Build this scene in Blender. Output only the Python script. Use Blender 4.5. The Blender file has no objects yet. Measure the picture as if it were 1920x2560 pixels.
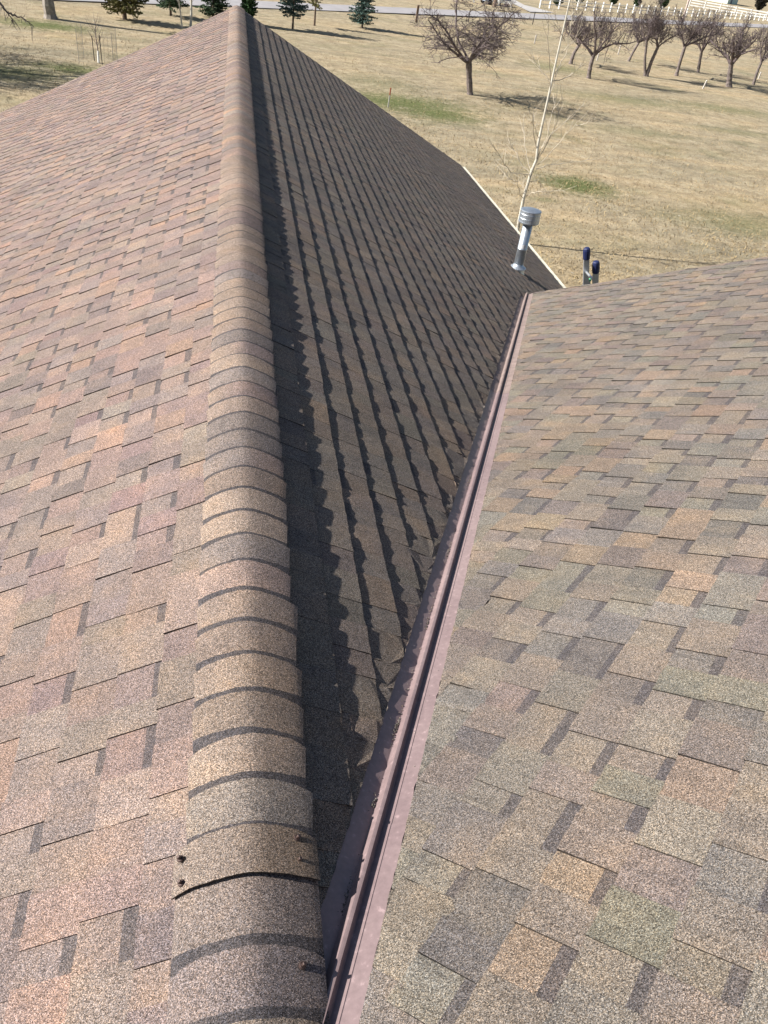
import bpy, math, random
import numpy as np
from mathutils import Vector, Matrix

# ------------------------------------------------------------------ camera, sky, sun, exposure
scene = bpy.context.scene
C = scene.collection
CZ = 7.2                                     # camera height above the lawn
PAR = dict(f=1919.16, pitch=math.radians(37.436), roll=math.radians(8.866), yaw=math.radians(14.058))

def cam_axes():
    pi_, ro, ya = PAR['pitch'], PAR['roll'], PAR['yaw']
    fw = np.array([math.sin(ya)*math.cos(pi_), math.cos(ya)*math.cos(pi_), -math.sin(pi_)])
    rt = np.array([math.cos(ya), -math.sin(ya), 0.0])
    up = np.cross(rt, fw)
    r2 = rt*math.cos(ro) + up*math.sin(ro)
    u2 = -rt*math.sin(ro) + up*math.cos(ro)
    return r2, u2, fw
RX, UX, FX = cam_axes()
cam_d = bpy.data.cameras.new('camera'); cam = bpy.data.objects.new('camera', cam_d); C.objects.link(cam)
cam.matrix_world = Matrix(((RX[0], UX[0], -FX[0], 0), (RX[1], UX[1], -FX[1], 0), (RX[2], UX[2], -FX[2], CZ), (0, 0, 0, 1)))
cam_d.sensor_fit = 'HORIZONTAL'; cam_d.sensor_width = 36.0
cam_d.lens = PAR['f']/1920*36.0
cam_d.clip_start = 0.05; cam_d.clip_end = 3000
scene.camera = cam
scene.render.resolution_x = 768; scene.render.resolution_y = 1024

SUN_EL = math.radians(34.0); SHADOW_AZ = math.radians(95.0)
world = bpy.data.worlds.new('World'); scene.world = world; world.use_nodes = True
wn = world.node_tree.nodes; wl = world.node_tree.links
sky = wn.new('ShaderNodeTexSky'); sky.sky_type = 'NISHITA'; sky.sun_disc = False
sky.sun_elevation = SUN_EL; sky.sun_rotation = SHADOW_AZ + math.pi
wl.new(sky.outputs['Color'], wn['Background'].inputs['Color'])
wn['Background'].inputs['Strength'].default_value = 0.05
sun_d = bpy.data.lights.new('sun', 'SUN'); sun_d.energy = 5.0; sun_d.angle = math.radians(0.5); sun_d.color = (1.0, 0.955, 0.89)
sun = bpy.data.objects.new('sun', sun_d); C.objects.link(sun)
sd = Vector((math.sin(SHADOW_AZ)*math.cos(SUN_EL), math.cos(SHADOW_AZ)*math.cos(SUN_EL), -math.sin(SUN_EL)))
sun.rotation_euler = sd.to_track_quat('-Z', 'Y').to_euler()
sun.location = (-40, 0, 60)
vs = scene.view_settings
vs.view_transform = 'Standard'; vs.look = 'None'; vs.gamma = 1.0; vs.exposure = 0.92; vs.use_curve_mapping = False

# ------------------------------------------------------------------ helpers
def ray(px, py):
    return FX + ((px-960)*RX + (1280-py)*UX)/PAR['f']
def ground(px, py, z=0.0):
    v = ray(px, py); return v*((z-CZ)/v[2]) + np.array([0, 0, CZ])
def on_plane(px, py, n, P):
    v = ray(px, py); o = np.array([0, 0, CZ]); return o + v*((n@(P-o))/(n@v))
def at_y(px, py, Y):
    v = ray(px, py); return v*(Y/v[1]) + np.array([0, 0, CZ])

def new_mesh(name, verts, faces, mat=None, parent=None, cols=None, loc=None, smooth=False):
    me = bpy.data.meshes.new(name)
    verts = np.asarray(verts, float)
    if loc is not None: verts = verts - np.asarray(loc)
    me.from_pydata(verts.tolist(), [], faces)
    if cols is not None:
        at = me.attributes.new('Col', 'FLOAT_COLOR', 'CORNER')
        arr = np.ones((len(me.loops), 4), np.float32)
        cnt = np.array([len(f) for f in faces])
        arr[:, :3] = np.repeat(np.asarray(cols, np.float32), cnt, axis=0)
        at.data.foreach_set('color', arr.ravel())
    if smooth: me.shade_smooth()
    if mat: me.materials.append(mat)
    o = bpy.data.objects.new(name, me); C.objects.link(o)
    if loc is not None: o.location = loc
    if parent is not None: put(o, parent)
    return o
def put(o, parent):
    o.parent = parent
    o.matrix_parent_inverse = Matrix.Translation(-parent_world(parent))
def parent_world(p):
    v = Vector(p.location)
    # parents here only translate
    if p.parent is not None: v = Vector(p.location)
    return v
def tag(o, label=None, cat=None, group=None, kind=None):
    if label: o['label'] = label
    if cat: o['category'] = cat
    if group: o['group'] = group
    if kind: o['kind'] = kind
    return o
def empty(name, loc, label, cat, group=None):
    o = bpy.data.objects.new(name, None); C.objects.link(o); o.location = loc; o.empty_display_size = .2
    return tag(o, label, cat, group)

class MB:
    def __init__(s): s.v = []; s.f = []; s.c = []
    def add(s, verts, faces, col=(1, 1, 1)):
        b = len(s.v); s.v.extend([tuple(x) for x in verts]); s.f.extend([tuple(i+b for i in f) for f in faces]); s.c.extend([col]*len(faces))
    def box(s, c, hx, hy, hz, ax=None, col=(1, 1, 1)):
        c = np.asarray(c, float)
        A = np.eye(3) if ax is None else np.asarray(ax, float)
        P = [c + A[0]*hx*i + A[1]*hy*j + A[2]*hz*k for k in (-1, 1) for j in (-1, 1) for i in (-1, 1)]
        s.add(P, [(0, 2, 3, 1), (4, 5, 7, 6), (0, 1, 5, 4), (2, 6, 7, 3), (0, 4, 6, 2), (1, 3, 7, 5)], col)
    def bar(s, a, b, w, h, up=(0, 0, 1), col=(1, 1, 1)):
        a = np.asarray(a, float); b = np.asarray(b, float); d = b-a; L = np.linalg.norm(d); d = d/L
        up = np.asarray(up, float); sx = np.cross(d, up); sx /= np.linalg.norm(sx)+1e-9; uz = np.cross(sx, d)
        s.box((a+b)/2, L/2, w/2, h/2, (d, sx, uz), col)
    def tube(s, pts, rad, n=6, cap=True, col=(1, 1, 1)):
        pts = np.asarray(pts, float); m = len(pts)
        rad = np.broadcast_to(np.asarray(rad, float), (m,))
        tg = np.gradient(pts, axis=0); tg /= np.linalg.norm(tg, axis=1)[:, None]+1e-9
        ref = np.array([0.31, 0.17, 0.93]) if abs(tg[0][2]) < .9 else np.array([0.95, .2, .1])
        x = np.cross(tg, ref); x /= np.linalg.norm(x, axis=1)[:, None]+1e-9
        y = np.cross(tg, x)
        an = np.arange(n)*2*math.pi/n
        V = pts[:, None, :] + rad[:, None, None]*(np.cos(an)[None, :, None]*x[:, None, :] + np.sin(an)[None, :, None]*y[:, None, :])
        F = []
        for i in range(m-1):
            for j in range(n):
                k = (j+1) % n
                F.append((i*n+j, i*n+k, (i+1)*n+k, (i+1)*n+j))
        if cap: F += [tuple(range(n-1, -1, -1)), tuple((m-1)*n+j for j in range(n))]
        s.add(V.reshape(-1, 3), F, col)
    def lathe(s, base, axis, prof, n=16, col=(1, 1, 1)):
        base = np.asarray(base, float); ax = np.asarray(axis, float); ax /= np.linalg.norm(ax)
        pts = [base+ax*h for h, r in prof]
        x = np.cross(ax, [0.3, 0.9, 0.1]); x /= np.linalg.norm(x); y = np.cross(ax, x)
        V = []; F = []; m = len(prof)
        for p_, (h, r) in zip(pts, prof):
            for j in range(n):
                a = 2*math.pi*j/n; V.append(p_ + r*(math.cos(a)*x+math.sin(a)*y))
        for i in range(m-1):
            for j in range(n):
                k = (j+1) % n; F.append((i*n+j, i*n+k, (i+1)*n+k, (i+1)*n+j))
        F += [tuple(range(n-1, -1, -1)), tuple((m-1)*n+j for j in range(n))]
        s.add(V, F, col)
    def build(s, name, mat, parent=None, loc=None, cols=False, smooth=False):
        if loc is None and parent is not None: loc = tuple(parent.location)
        return new_mesh(name, s.v, s.f, mat, parent, s.c if cols else None, loc, smooth)

# ------------------------------------------------------------------ materials
class NT:
    def __init__(s, name):
        s.m = bpy.data.materials.new(name); s.m.use_nodes = True
        s.t = s.m.node_tree; s.b = s.t.nodes['Principled BSDF']
    def n(s, typ, **k):
        nd = s.t.nodes.new(typ)
        for a, v in k.items(): setattr(nd, a, v)
        return nd
    def l(s, a, b): s.t.links.new(a, b)
    def val(s, op, a, b=None, c=None, clamp=False):
        nd = s.n('ShaderNodeMath', operation=op); nd.use_clamp = clamp
        for i, v in enumerate((a, b, c)):
            if v is None: continue
            if isinstance(v, (int, float)): nd.inputs[i].default_value = v
            else: s.l(v, nd.inputs[i])
        return nd.outputs[0]
    def mix(s, blend, fac, a, b):
        nd = s.n('ShaderNodeMix', data_type='RGBA', blend_type=blend)
        for i, v in ((0, fac), (6, a), (7, b)):
            if isinstance(v, (int, float)): nd.inputs[i].default_value = v
            elif isinstance(v, tuple): nd.inputs[i].default_value = (*v, 1)
            else: s.l(v, nd.inputs[i])
        return nd.outputs[2]
    def ramp(s, fac, stops, interp='LINEAR'):
        nd = s.n('ShaderNodeValToRGB'); cr = nd.color_ramp; cr.interpolation = interp
        while len(cr.elements) < len(stops): cr.elements.new(0.5)
        for e, (p, c) in zip(cr.elements, stops):
            e.position = p; e.color = (*(c if isinstance(c, tuple) else (c, c, c)), 1)
        s.l(fac, nd.inputs[0]); return nd.outputs[0]
    def noise(s, scale, detail=4, rough=.55, vec=None):
        nd = s.n('ShaderNodeTexNoise'); nd.inputs['Scale'].default_value = scale
        nd.inputs['Detail'].default_value = detail; nd.inputs['Roughness'].default_value = rough
        if vec is not None: s.l(vec, nd.inputs['Vector'])
        return nd
    def pos(s): return s.n('ShaderNodeNewGeometry').outputs['Position']
    def bump(s, h, strength, dist):
        nd = s.n('ShaderNodeBump'); nd.inputs['Strength'].default_value = strength; nd.inputs['Distance'].default_value = dist
        s.l(h, nd.inputs['Height']); s.l(nd.outputs[0], s.b.inputs['Normal'])
    def base(s, c, rough=.8, metal=0.0, spec=None):
        if isinstance(c, tuple): s.b.inputs['Base Color'].default_value = (*c, 1)
        else: s.l(c, s.b.inputs['Base Color'])
        s.b.inputs['Roughness'].default_value = rough; s.b.inputs['Metallic'].default_value = metal
        if spec is not None: s.b.inputs['Specular IOR Level'].default_value = spec
        return s.m

def simple(name, col, rough=.7, metal=0.0, var=.25, scale=8.0, bump=0.0):
    m = NT(name); nz = m.noise(scale, 5, .6, m.pos())
    lo = tuple(x*(1-var) for x in col); hi = tuple(min(1, x*(1+var)) for x in col)
    c = m.ramp(nz.outputs[0], [(.3, lo), (.7, hi)])
    if bump: m.bump(nz.outputs[0], bump, .02)
    return m.base(c, rough, metal)

def granule_material():
    m = NT('asphalt_granules'); P = m.pos()
    at = m.n('ShaderNodeAttribute', attribute_name='Col').outputs['Color']
    vo = m.n('ShaderNodeTexVoronoi'); vo.inputs['Scale'].default_value = 620; m.l(P, vo.inputs['Vector'])
    sep = m.n('ShaderNodeSeparateColor'); m.l(vo.outputs['Color'], sep.inputs[0])
    g = m.ramp(sep.outputs[0], [(0.0, .14), (.22, .48), (.5, .88), (.75, 1.32), (.92, 2.0), (1.0, 2.7)])
    warm = m.ramp(sep.outputs[1], [(0.0, (.88, .97, 1.10)), (.45, (1, 1, 1)), (1.0, (1.12, 1.0, .86))])
    c = m.mix('MULTIPLY', 1.0, at, g); c = m.mix('MULTIPLY', .8, c, warm)
    # blotchy colour blend of the granule print, a few centimetres across
    n0 = m.noise(4.3, 2, .5, P)
    c = m.mix('MULTIPLY', 1.0, c, m.ramp(n0.outputs[0], [(.30, (.90, .91, .94)), (.55, (1.0, 1.0, 1.0)), (.70, (1.09, 1.04, .98))]))
    n1 = m.noise(9.0, 3, .5, P)
    c = m.mix('MULTIPLY', 1.0, c, m.ramp(n1.outputs[0], [(.3, (.88, .89, .91)), (.52, (1, 1, 1)), (.72, (1.12, 1.07, 1.0))]))
    n2 = m.noise(1.1, 4, .55, P)
    c = m.mix('MULTIPLY', 1.0, c, m.ramp(n2.outputs[0], [(.3, .90), (.7, 1.08)]))
    m.bump(vo.outputs['Distance'], .55, .0022)
    return m.base(c, .92, 0.0, .25)
M_SH = granule_material()

def deck_material():
    m = NT('shingle_underlay'); return m.base((.035, .03, .028), .95)
M_DECK = deck_material()

def valley_material():
    m = NT('painted_valley_metal'); P = m.pos()
    a = m.noise(3.0, 5, .6, P); b = m.noise(60.0, 3, .6, P)
    c = m.ramp(a.outputs[0], [(.3, (.215, .155, .157)), (.7, (.285, .212, .208))])
    c = m.mix('MULTIPLY', 1.0, c, m.ramp(b.outputs[0], [(.3, .86), (.62, 1.04), (.74, 1.5)]))
    m.l(m.ramp(a.outputs[0], [(.3, .36), (.7, .5)]), m.b.inputs['Roughness'])
    m.base(c, .42, 0.0, .5)
    m.l(m.ramp(a.outputs[0], [(.3, .36), (.7, .5)]), m.b.inputs['Roughness'])
    return m.m
M_VAL = valley_material()
M_VAL_OLD = simple('dusty_valley_metal', (.25, .188, .17), .7, 0, .25, 14)
M_GALV = NT('galvanised_steel')
_n = M_GALV.noise(26, 4, .6, M_GALV.pos())
M_GALV = (M_GALV.base(M_GALV.ramp(_n.outputs[0], [(.3, (.42, .47, .52)), (.7, (.58, .63, .69))]), .42, .8))
M_STICK = simple('foil_sticker', (.75, .76, .78), .5, 0, .08)
M_CREAM = simple('cream_painted_trim', (.70, .66, .53), .55, 0, .12, 5)
M_WALL = simple('tan_siding', (.42, .36, .28), .8, 0, .12, 2)
M_ALU = simple('ladder_aluminium', (.62, .64, .66), .38, .7, .15, 20)
M_BLUE = simple('blue_rubber_mitt', (.012, .020, .085), .6, 0, .2, 30)
M_GREEN = simple('green_plastic', (.12, .42, .24), .5, 0, .1)
M_SCREW = simple('rusty_screw', (.075, .048, .042), .5, .4, .3, 300)
M_BLACK = simple('black_vent_plastic', (.012, .012, .013), .7, 0, .2)
M_WHITE = simple('white_fence_paint', (.80, .80, .78), .5, 0, .08, 3)
M_ROAD = simple('worn_asphalt', (.33, .315, .32), .9, 0, .12, .8)
M_WOOD = simple('weathered_post_wood', (.20, .14, .10), .9, 0, .35, 14, .3)
M_STEEL = simple('dark_steel_post', (.05, .045, .045), .6, .3, .2)
M_WIRE = simple('cage_wire', (.22, .22, .21), .5, .6, .1)
M_ORANGE = simple('orange_marker_paint', (.45, .10, .05), .7, 0, .2, 30)
M_STAKE = simple('white_marker_stake', (.62, .58, .54), .8, 0, .2, 20)
M_BARK_A = simple('apple_bark', (.17, .14, .13), .95, 0, .45, 9, .8)
M_TWIG_A = simple('apple_twigs', (.125, .098, .098), .95, 0, .3, 5)
M_BARK_W = NT('pale_aspen_bark')
_a = M_BARK_W.noise(5, 5, .7, M_BARK_W.pos()); 
M_BARK_W = M_BARK_W.base(M_BARK_W.ramp(_a.outputs[0], [(.30, (.10, .09, .075)), (.42, (.50, .47, .40)), (.75, (.66, .63, .55))]), .85)
M_TWIG_W = simple('aspen_twigs', (.50, .44, .35), .9, 0, .3, 3)
M_BARK_C = simple('cottonwood_bark', (.27, .24, .21), .95, 0, .45, 3.5, .8)
M_BARK_P = simple('conifer_bark', (.12, .085, .065), .95, 0, .35, 8)
M_CONCRETE = simple('pale_driveway', (.45, .43, .41), .9, 0, .1, .7)

def leaf_material(name, c1, c2):
    m = NT(name); at = m.n('ShaderNodeAttribute', attribute_name='Col').outputs['Color']
    nz = m.noise(2.2, 3, .6, m.pos())
    c = m.ramp(nz.outputs[0], [(.3, c1), (.7, c2)]); c = m.mix('MULTIPLY', 1.0, c, at)
    return m.base(c, .75, 0, .2)
M_SPRUCE = leaf_material('blue_spruce_needles', (.045, .085, .072), (.10, .15, .13))
M_SPRUCE_G = leaf_material('green_spruce_needles', (.035, .065, .035), (.075, .115, .06))
M_PINE_Y = leaf_material('yellow_green_pine_needles', (.095, .095, .035), (.17, .16, .06))
M_JUNI = leaf_material('juniper_foliage', (.022, .055, .022), (.05, .095, .035))
M_DARKTREE = leaf_material('dark_far_foliage', (.035, .032, .028), (.07, .065, .055))
M_GRASS = leaf_material('dry_grass_blades', (.31, .24, .13), (.42, .335, .20))

# ------------------------------------------------------------------ the lawn
patches = [  # centre pixel, half size in metres across / along, strength
    (1000, 258, 3.4, 2.4, 1.0), (1090, 285, 2.2, 1.8, 1.0), (1445, 464, 1.3, 1.25, 1.15), (1340, 432, .6, .4, .35), (1360, 500, .5, .3, .5),
    (110, 62, 2.6, 1.6, 1.0), (185, 172, 1.8, 1.1, .9), (20, 178, 2.4, 1.6, .7), (1850, 560, 2.0, 1.6, .55), (1700, 545, 1.2, .9, .3),
    (1560, 250, 4.5, 1.7, .5), (1820, 275, 4.5, 1.6, .5), (1400, 170, 2.5, 2.2, .6), (945, 205, 2.2, 2.4, .35), (600, 80, 3, 2, .3), (1600, 330, 3, 1.2, .35), (1850, 330, 3, .9, .4)]
def lawn_material():
    m = NT('dry_spring_lawn'); P = m.pos()
    big = m.noise(.16, 5, .6, P); mid = m.noise(1.3, 6, .65, P); fine = m.noise(4.5, 9, .82, P); blade = m.noise(17, 6, .85, P)
    c = m.ramp(mid.outputs[0], [(.28, (.285, .230, .152)), (.5, (.405, .332, .220)), (.72, (.52, .437, .302))])
    c = m.mix('MULTIPLY', 1.0, c, m.ramp(fine.outputs[0], [(.34, .60), (.47, .97), (.66, 1.20)]))
    c = m.mix('MULTIPLY', 1.0, c, m.ramp(blade.outputs[0], [(.33, .64), (.48, 1.0), (.68, 1.25)]))
    c = m.mix('MULTIPLY', 1.0, c, m.ramp(big.outputs[0], [(.3, (.80, .83, .86)), (.5, (1, 1, 1)), (.7, (1.10, 1.03, .95))]))
    # mowing/drift streaks along the slope
    mp = m.n('ShaderNodeMapping'); mp.inputs['Scale'].default_value = (.07, .85, 1); mp.inputs['Rotation'].default_value = (0, 0, .12); m.l(P, mp.inputs['Vector'])
    st = m.noise(1.0, 5, .6, mp.outputs[0])
    c = m.mix('MULTIPLY', 1.0, c, m.ramp(st.outputs[0], [(.32, (.78, .80, .80)), (.55, (1, 1, 1)), (.7, (1.08, 1.03, .97))]))
    tot = None
    for px, py, ax, ay, s in patches:
        g = ground(px, py)
        sub = m.n('ShaderNodeVectorMath', operation='SUBTRACT'); m.l(P, sub.inputs[0]); sub.inputs[1].default_value = (g[0], g[1], 0)
        mul = m.n('ShaderNodeVectorMath', operation='MULTIPLY'); m.l(sub.outputs[0], mul.inputs[0]); mul.inputs[1].default_value = (.8/ax, .8/ay, 0)
        ln = m.n('ShaderNodeVectorMath', operation='LENGTH'); m.l(mul.outputs[0], ln.inputs[0])
        mk = m.val('MULTIPLY', m.val('MULTIPLY', m.val('SUBTRACT', 1.2, m.val('ADD', ln.outputs['Value'], m.val('MULTIPLY', m.val('ADD', m.val('SUBTRACT', fine.outputs[0], .5), m.val('SUBTRACT', mid.outputs[0], .5)), 2.2)), clamp=True), 1.15), s)
        tot = mk if tot is None else m.val('MAXIMUM', tot, mk)
    gn = m.ramp(mid.outputs[0], [(.3, .55), (.6, 1.1)])
    fac = m.val('MULTIPLY', tot, gn, clamp=True)
    faint = m.ramp(m.noise(.33, 4, .6, P).outputs[0], [(.52, 0.0), (.72, .38)])
    fac = m.val('MAXIMUM', fac, faint)
    green = m.ramp(fine.outputs[0], [(.3, (.075, .095, .030)), (.7, (.19, .205, .085))])
    c = m.mix('MIX', fac, c, green)
    lv = m.n('ShaderNodeTexVoronoi'); lv.inputs['Scale'].default_value = 3.2; m.l(P, lv.inputs['Vector'])
    ls = m.n('ShaderNodeSeparateColor'); m.l(lv.outputs['Color'], ls.inputs[0])
    litter = m.val('MULTIPLY', m.val('LESS_THAN', lv.outputs['Distance'], .16), m.val('GREATER_THAN', ls.outputs[0], .72))
    c = m.mix('MIX', m.val('MULTIPLY', litter, .75), c, m.ramp(ls.outputs[1], [(0.0, (.10, .075, .05)), (.8, (.16, .12, .08)), (1.0, (.6, .55, .45))]))
    h = m.val('ADD', m.val('MULTIPLY', fine.outputs[0], 1.0), m.val('MULTIPLY', blade.outputs[0], .6))
    m.bump(h, .75, .09)
    return m.base(c, .95, 0, .15)
M_LAWN = lawn_material()
def build_lawn():
    xs = np.concatenate([[-900, -300, -120], np.linspace(-60, 120, 61), [200, 400, 900]])
    ys = np.concatenate([[-600, -200, -60], np.linspace(-20, 160, 61), [240, 500, 1500]])
    V = []; F = []
    for j, y in enumerate(ys):
        for i, x in enumerate(xs):
            w = 1.0 if (-55 < x < 115 and 18 < y < 150) else 0.0
            V.append((x, y, w*.035*(math.sin(x*.55+1)*math.cos(y*.43) + .6*math.sin(x*.21-y*.33))))
    n = len(xs)
    for j in range(len(ys)-1):
        for i in range(n-1): F.append((j*n+i, j*n+i+1, (j+1)*n+i+1, (j+1)*n+i))
    o = new_mesh('lawn', V, F, M_LAWN, smooth=True); tag(o, 'dry straw coloured lawn with faint green patches', kind='structure')
build_lawn()

def strip(name, near, far, mat, z, label):
    V = [(*p[:2], z) for p in near] + [(*p[:2], z) for p in far]; n = len(near)
    o = new_mesh(name, V, [(i, i+1, n+i+1, n+i) for i in range(n-1)], mat); tag(o, label, kind='structure'); return o
# road: two pixel pairs fix its line, then it runs straight on
g1, g2 = ground(800, 28), ground(1300, 47)
rd = (g2-g1)/np.linalg.norm(g2-g1); rn = np.array([-rd[1], rd[0], 0])
wd = abs((ground(800, 11.5)-g1)@rn)
strip('road', [g1+rd*s for s in (-200, -40, 0, 40, 120, 300)], [g1+rd*s+rn*wd for s in (-200, -40, 0, 40, 120, 300)], M_ROAD, .075, 'pale asphalt country road across the far side of the lawn')
d0, d1 = ground(1330, 32), ground(1376, 31)
dv = ground(1275, -6)-ground(1282, 8)
strip('driveway', [ground(1325, 32), ground(1285, 12), ground(1270, 2), ground(1240, -30)], [ground(1385, 33), ground(1310, 14), ground(1290, 3), ground(1262, -30)], M_CONCRETE, .085, 'pale gravel driveway joining the road')

# ------------------------------------------------------------------ the house: three shingled slopes
rng = np.random.default_rng(11)
PHI = math.atan(.5); cs, sn = math.cos(PHI), math.sin(PHI)
X0, ZR = .039, CZ-1.6245
Jp = np.array([X0, .228, ZR]); q = math.sqrt(.5)
YEND = 17.17; EAVE = 5.28; EXPO = .1437
house = empty('house', (X0, 8, 0), 'shingled brown gable roofed house with metal valley between two roof wings', 'house')

PALETTE = [((.178, .154, .134), 5), ((.200, .174, .148), 4), ((.150, .140, .134), 3.2), ((.122, .114, .113), 1.8), ((.212, .166, .130), 2.6),
           ((.160, .150, .130), 3), ((.154, .131, .126), 3), ((.188, .156, .138), 4), ((.170, .160, .146), 2.5)]
PC = np.array([p[0] for p in PALETTE]); PC = PC.mean(0)+(PC-PC.mean(0))*.85; PW = np.array([p[1] for p in PALETTE]); PW = PW/PW.sum(); PCM = (PC*PW[:, None]).sum(0)
BAND = np.array([.100, .089, .091])
def tint():
    c = PC[rng.choice(len(PC), p=PW)]*(1+rng.normal(0, .05))
    return c*(1+rng.normal(0, .015, 3))

def clip_poly(poly, hp):
    a, b, c = hp                                    # keep a*u+b*v >= c
    out = []
    for i in range(len(poly)):
        p, r = poly[i], poly[(i+1) % len(poly)]
        dp = a*p[0]+b*p[1]-c; dr = a*r[0]+b*r[1]-c
        if dp >= 0: out.append(p)
        if dp*dr < 0:
            t = dp/(dp-dr); out.append((p[0]+(r[0]-p[0])*t, p[1]+(r[1]-p[1])*t))
    return out

def piece(O, U, V, N, u0, u1, v0, v1, th, hps, col, band, seg=5, up0=0.0):
    """one exposed shingle piece, thick at its lower edge; returns verts, faces, colours or None"""
    corners = [(u0, v0), (u1, v0), (u1, v1), (u0, v1)]; bcol = .75*BAND+.25*col*.7
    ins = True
    for a, b, c in hps:
        if any(a*p[0]+b*p[1] < c for p in corners): ins = False
    if ins:
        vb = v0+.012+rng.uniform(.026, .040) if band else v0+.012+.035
        us = np.linspace(u0, u1, seg+1)
        ph = rng.uniform(0, 6.28, 3); amp = rng.uniform(.0005, .0021)
        kc = v1*977.0
        wob = .0011*(np.sin(us*31+kc)+.8*np.sin(us*67+kc*1.7)+.6*np.sin(us*113+kc*.6)) + .35*amp*np.sin(us*97+ph[1]) + rng.normal(0, .0006, seg+1)
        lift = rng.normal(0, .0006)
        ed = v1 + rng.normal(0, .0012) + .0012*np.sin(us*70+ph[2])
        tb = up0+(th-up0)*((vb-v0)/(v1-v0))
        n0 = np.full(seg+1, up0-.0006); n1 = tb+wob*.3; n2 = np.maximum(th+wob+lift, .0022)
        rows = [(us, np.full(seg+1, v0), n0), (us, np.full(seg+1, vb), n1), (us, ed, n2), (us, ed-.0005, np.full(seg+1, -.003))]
        VV = np.concatenate([O + r[0][:, None]*U + r[1][:, None]*V + r[2][:, None]*N for r in rows])
        m = seg+1; F = []; CC = []
        for i in range(seg):
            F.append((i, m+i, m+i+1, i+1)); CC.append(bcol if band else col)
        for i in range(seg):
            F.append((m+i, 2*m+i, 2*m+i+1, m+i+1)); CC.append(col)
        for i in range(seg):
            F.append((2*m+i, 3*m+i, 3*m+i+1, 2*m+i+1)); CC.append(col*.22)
        b = len(VV)
        for (uu, k) in ((u0, 0), (u1, seg)):
            pass
        ext = np.array([O+u0*U+v0*V-.003*N, O+u1*U+v0*V-.003*N]); VV = np.concatenate([VV, ext])
        F += [(0, b, 3*m, m), (m, 3*m, 2*m), (seg, m+seg, 3*m+seg, b+1), (m+seg, 2*m+seg, 3*m+seg)]
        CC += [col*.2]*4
        return VV, F, CC
    poly = corners
    for hp in hps:
        poly = clip_poly(poly, hp)
        if len(poly) < 3: return None
    ar = 0
    for i in range(len(poly)):
        p, r = poly[i], poly[(i+1) % len(poly)]; ar += p[0]*r[1]-r[0]*p[1]
    if abs(ar) < .00012: return None
    if ar < 0: poly = poly[::-1]
    # densify so that the cut edge is not ruler straight
    dense = []
    for i in range(len(poly)):
        p, r = np.array(poly[i]), np.array(poly[(i+1) % len(poly)]); k = max(1, int(np.hypot(*(r-p))/.02))
        for j in range(k):
            w = p+(r-p)*j/k; dense.append((w[0]+rng.normal(0, .0008), w[1]+rng.normal(0, .0008)))
    top = [O+u*U+v*V+(.0022+.0022*min(1, (v-v0)/(v1-v0))+abs(rng.normal(0, .0028)))*N for u, v in dense]
    bot = [O+u*U+v*V-.003*N for u, v in dense]; n = len(top)
    F = [tuple(range(n-1, -1, -1))] if np.dot(np.cross(U, V), N) < 0 else [tuple(range(n))]
    F += [(i, (i+1) % n, n+(i+1) % n, n+i) for i in range(n)]
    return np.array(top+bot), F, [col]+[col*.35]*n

def slope(name, O, U, V, N, v_list, ranges, hps, label, keep=None, light_tone=1.0, pband=.62, tvar=1.0, heights=(.0105, .0072, .0030)):
    light_tone = np.asarray(light_tone)  # per-slope multiplier: how each slope is lit, put into the shared shingle colour
    pieces = []
    for v0 in v_list:
        v1 = v0+EXPO
        for (ua, ub) in ranges(v0):
            u = ua - rng.uniform(0, .12); tooth = rng.random() < .5
            while u < ub:
                w = rng.uniform(.085, .165) if tooth else rng.uniform(.075, .14)
                if rng.random() < .07: w *= 1.5
                a, b = max(u, ua), min(u+w, ub)
                if b-a > .012:
                    th = (heights[0] if tooth else heights[1])*rng.uniform(.85, 1.15); up0 = heights[2] if tooth else .0
                    band = (not tooth) and rng.random() < pband
                    use = hps
                    if keep is not None and keep(a, b, v0, v1): use = []
                    col = tint(); col = (PCM+(col-PCM)*tvar)*light_tone
                    r = piece(O, U, V, N, a, b, v0-.012, v1, th, use, col, band, up0=up0)
                    if r is not None:
                        ce = O+U*(a+b)/2+V*(v0+v1)/2
                        pieces.append((ce, r))
                u += w; tooth = not tooth
    # the 300 that show largest in the picture are single objects, the rest one mesh
    def size(ce):
        v = ce-np.array([0, 0, CZ]); d = v@FX
        if d < .05: return 0
        x = 960+PAR['f']*(v@RX)/d; y = 1280-PAR['f']*(v@UX)/d
        if not (-40 < x < 1960 and -20 < y < 2600): return 0
        return abs(v@N)/np.linalg.norm(v)**3
    sz = np.array([size(p[0]) for p in pieces]); order = np.argsort(-sz)
    pick = set(int(i) for i in order[:300] if sz[i] > 0)
    hpoly = slope_polys[name]
    base = new_mesh('roof_slope', [O+u*U+v*V-.008*N for u, v in hpoly], [tuple(range(len(hpoly)))], M_DECK, house, loc=tuple(house.location))
    tag(base, label)
    VV = []; FF = []; CC = []; nb = 0
    for i, (ce, (vv, ff, cc)) in enumerate(pieces):
        if i in pick:
            o = new_mesh('shingle', vv, ff, M_SH, None, cc, tuple(ce)); o.parent = base
            o.matrix_parent_inverse = Matrix.Translation(-Vector(house.location))
        else:
            VV.append(vv); FF.extend([tuple(k+nb for k in f) for f in ff]); CC.extend(cc); nb += len(vv)
    o = new_mesh('shingle_field', np.concatenate(VV), FF, M_SH, None, CC, tuple(house.location)); o.parent = base
    o.matrix_parent_inverse = Matrix.Translation(-Vector(house.location))
    o['kind'] = 'stuff'
    return base
VAL_GAP = .062
uR, vRt, nRt = np.array([0, 1., 0]), np.array([cs, 0, -sn]), np.array([sn, 0, cs])
vLf, nLf = np.array([-cs, 0, -sn]), np.array([-sn, 0, cs])
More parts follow.
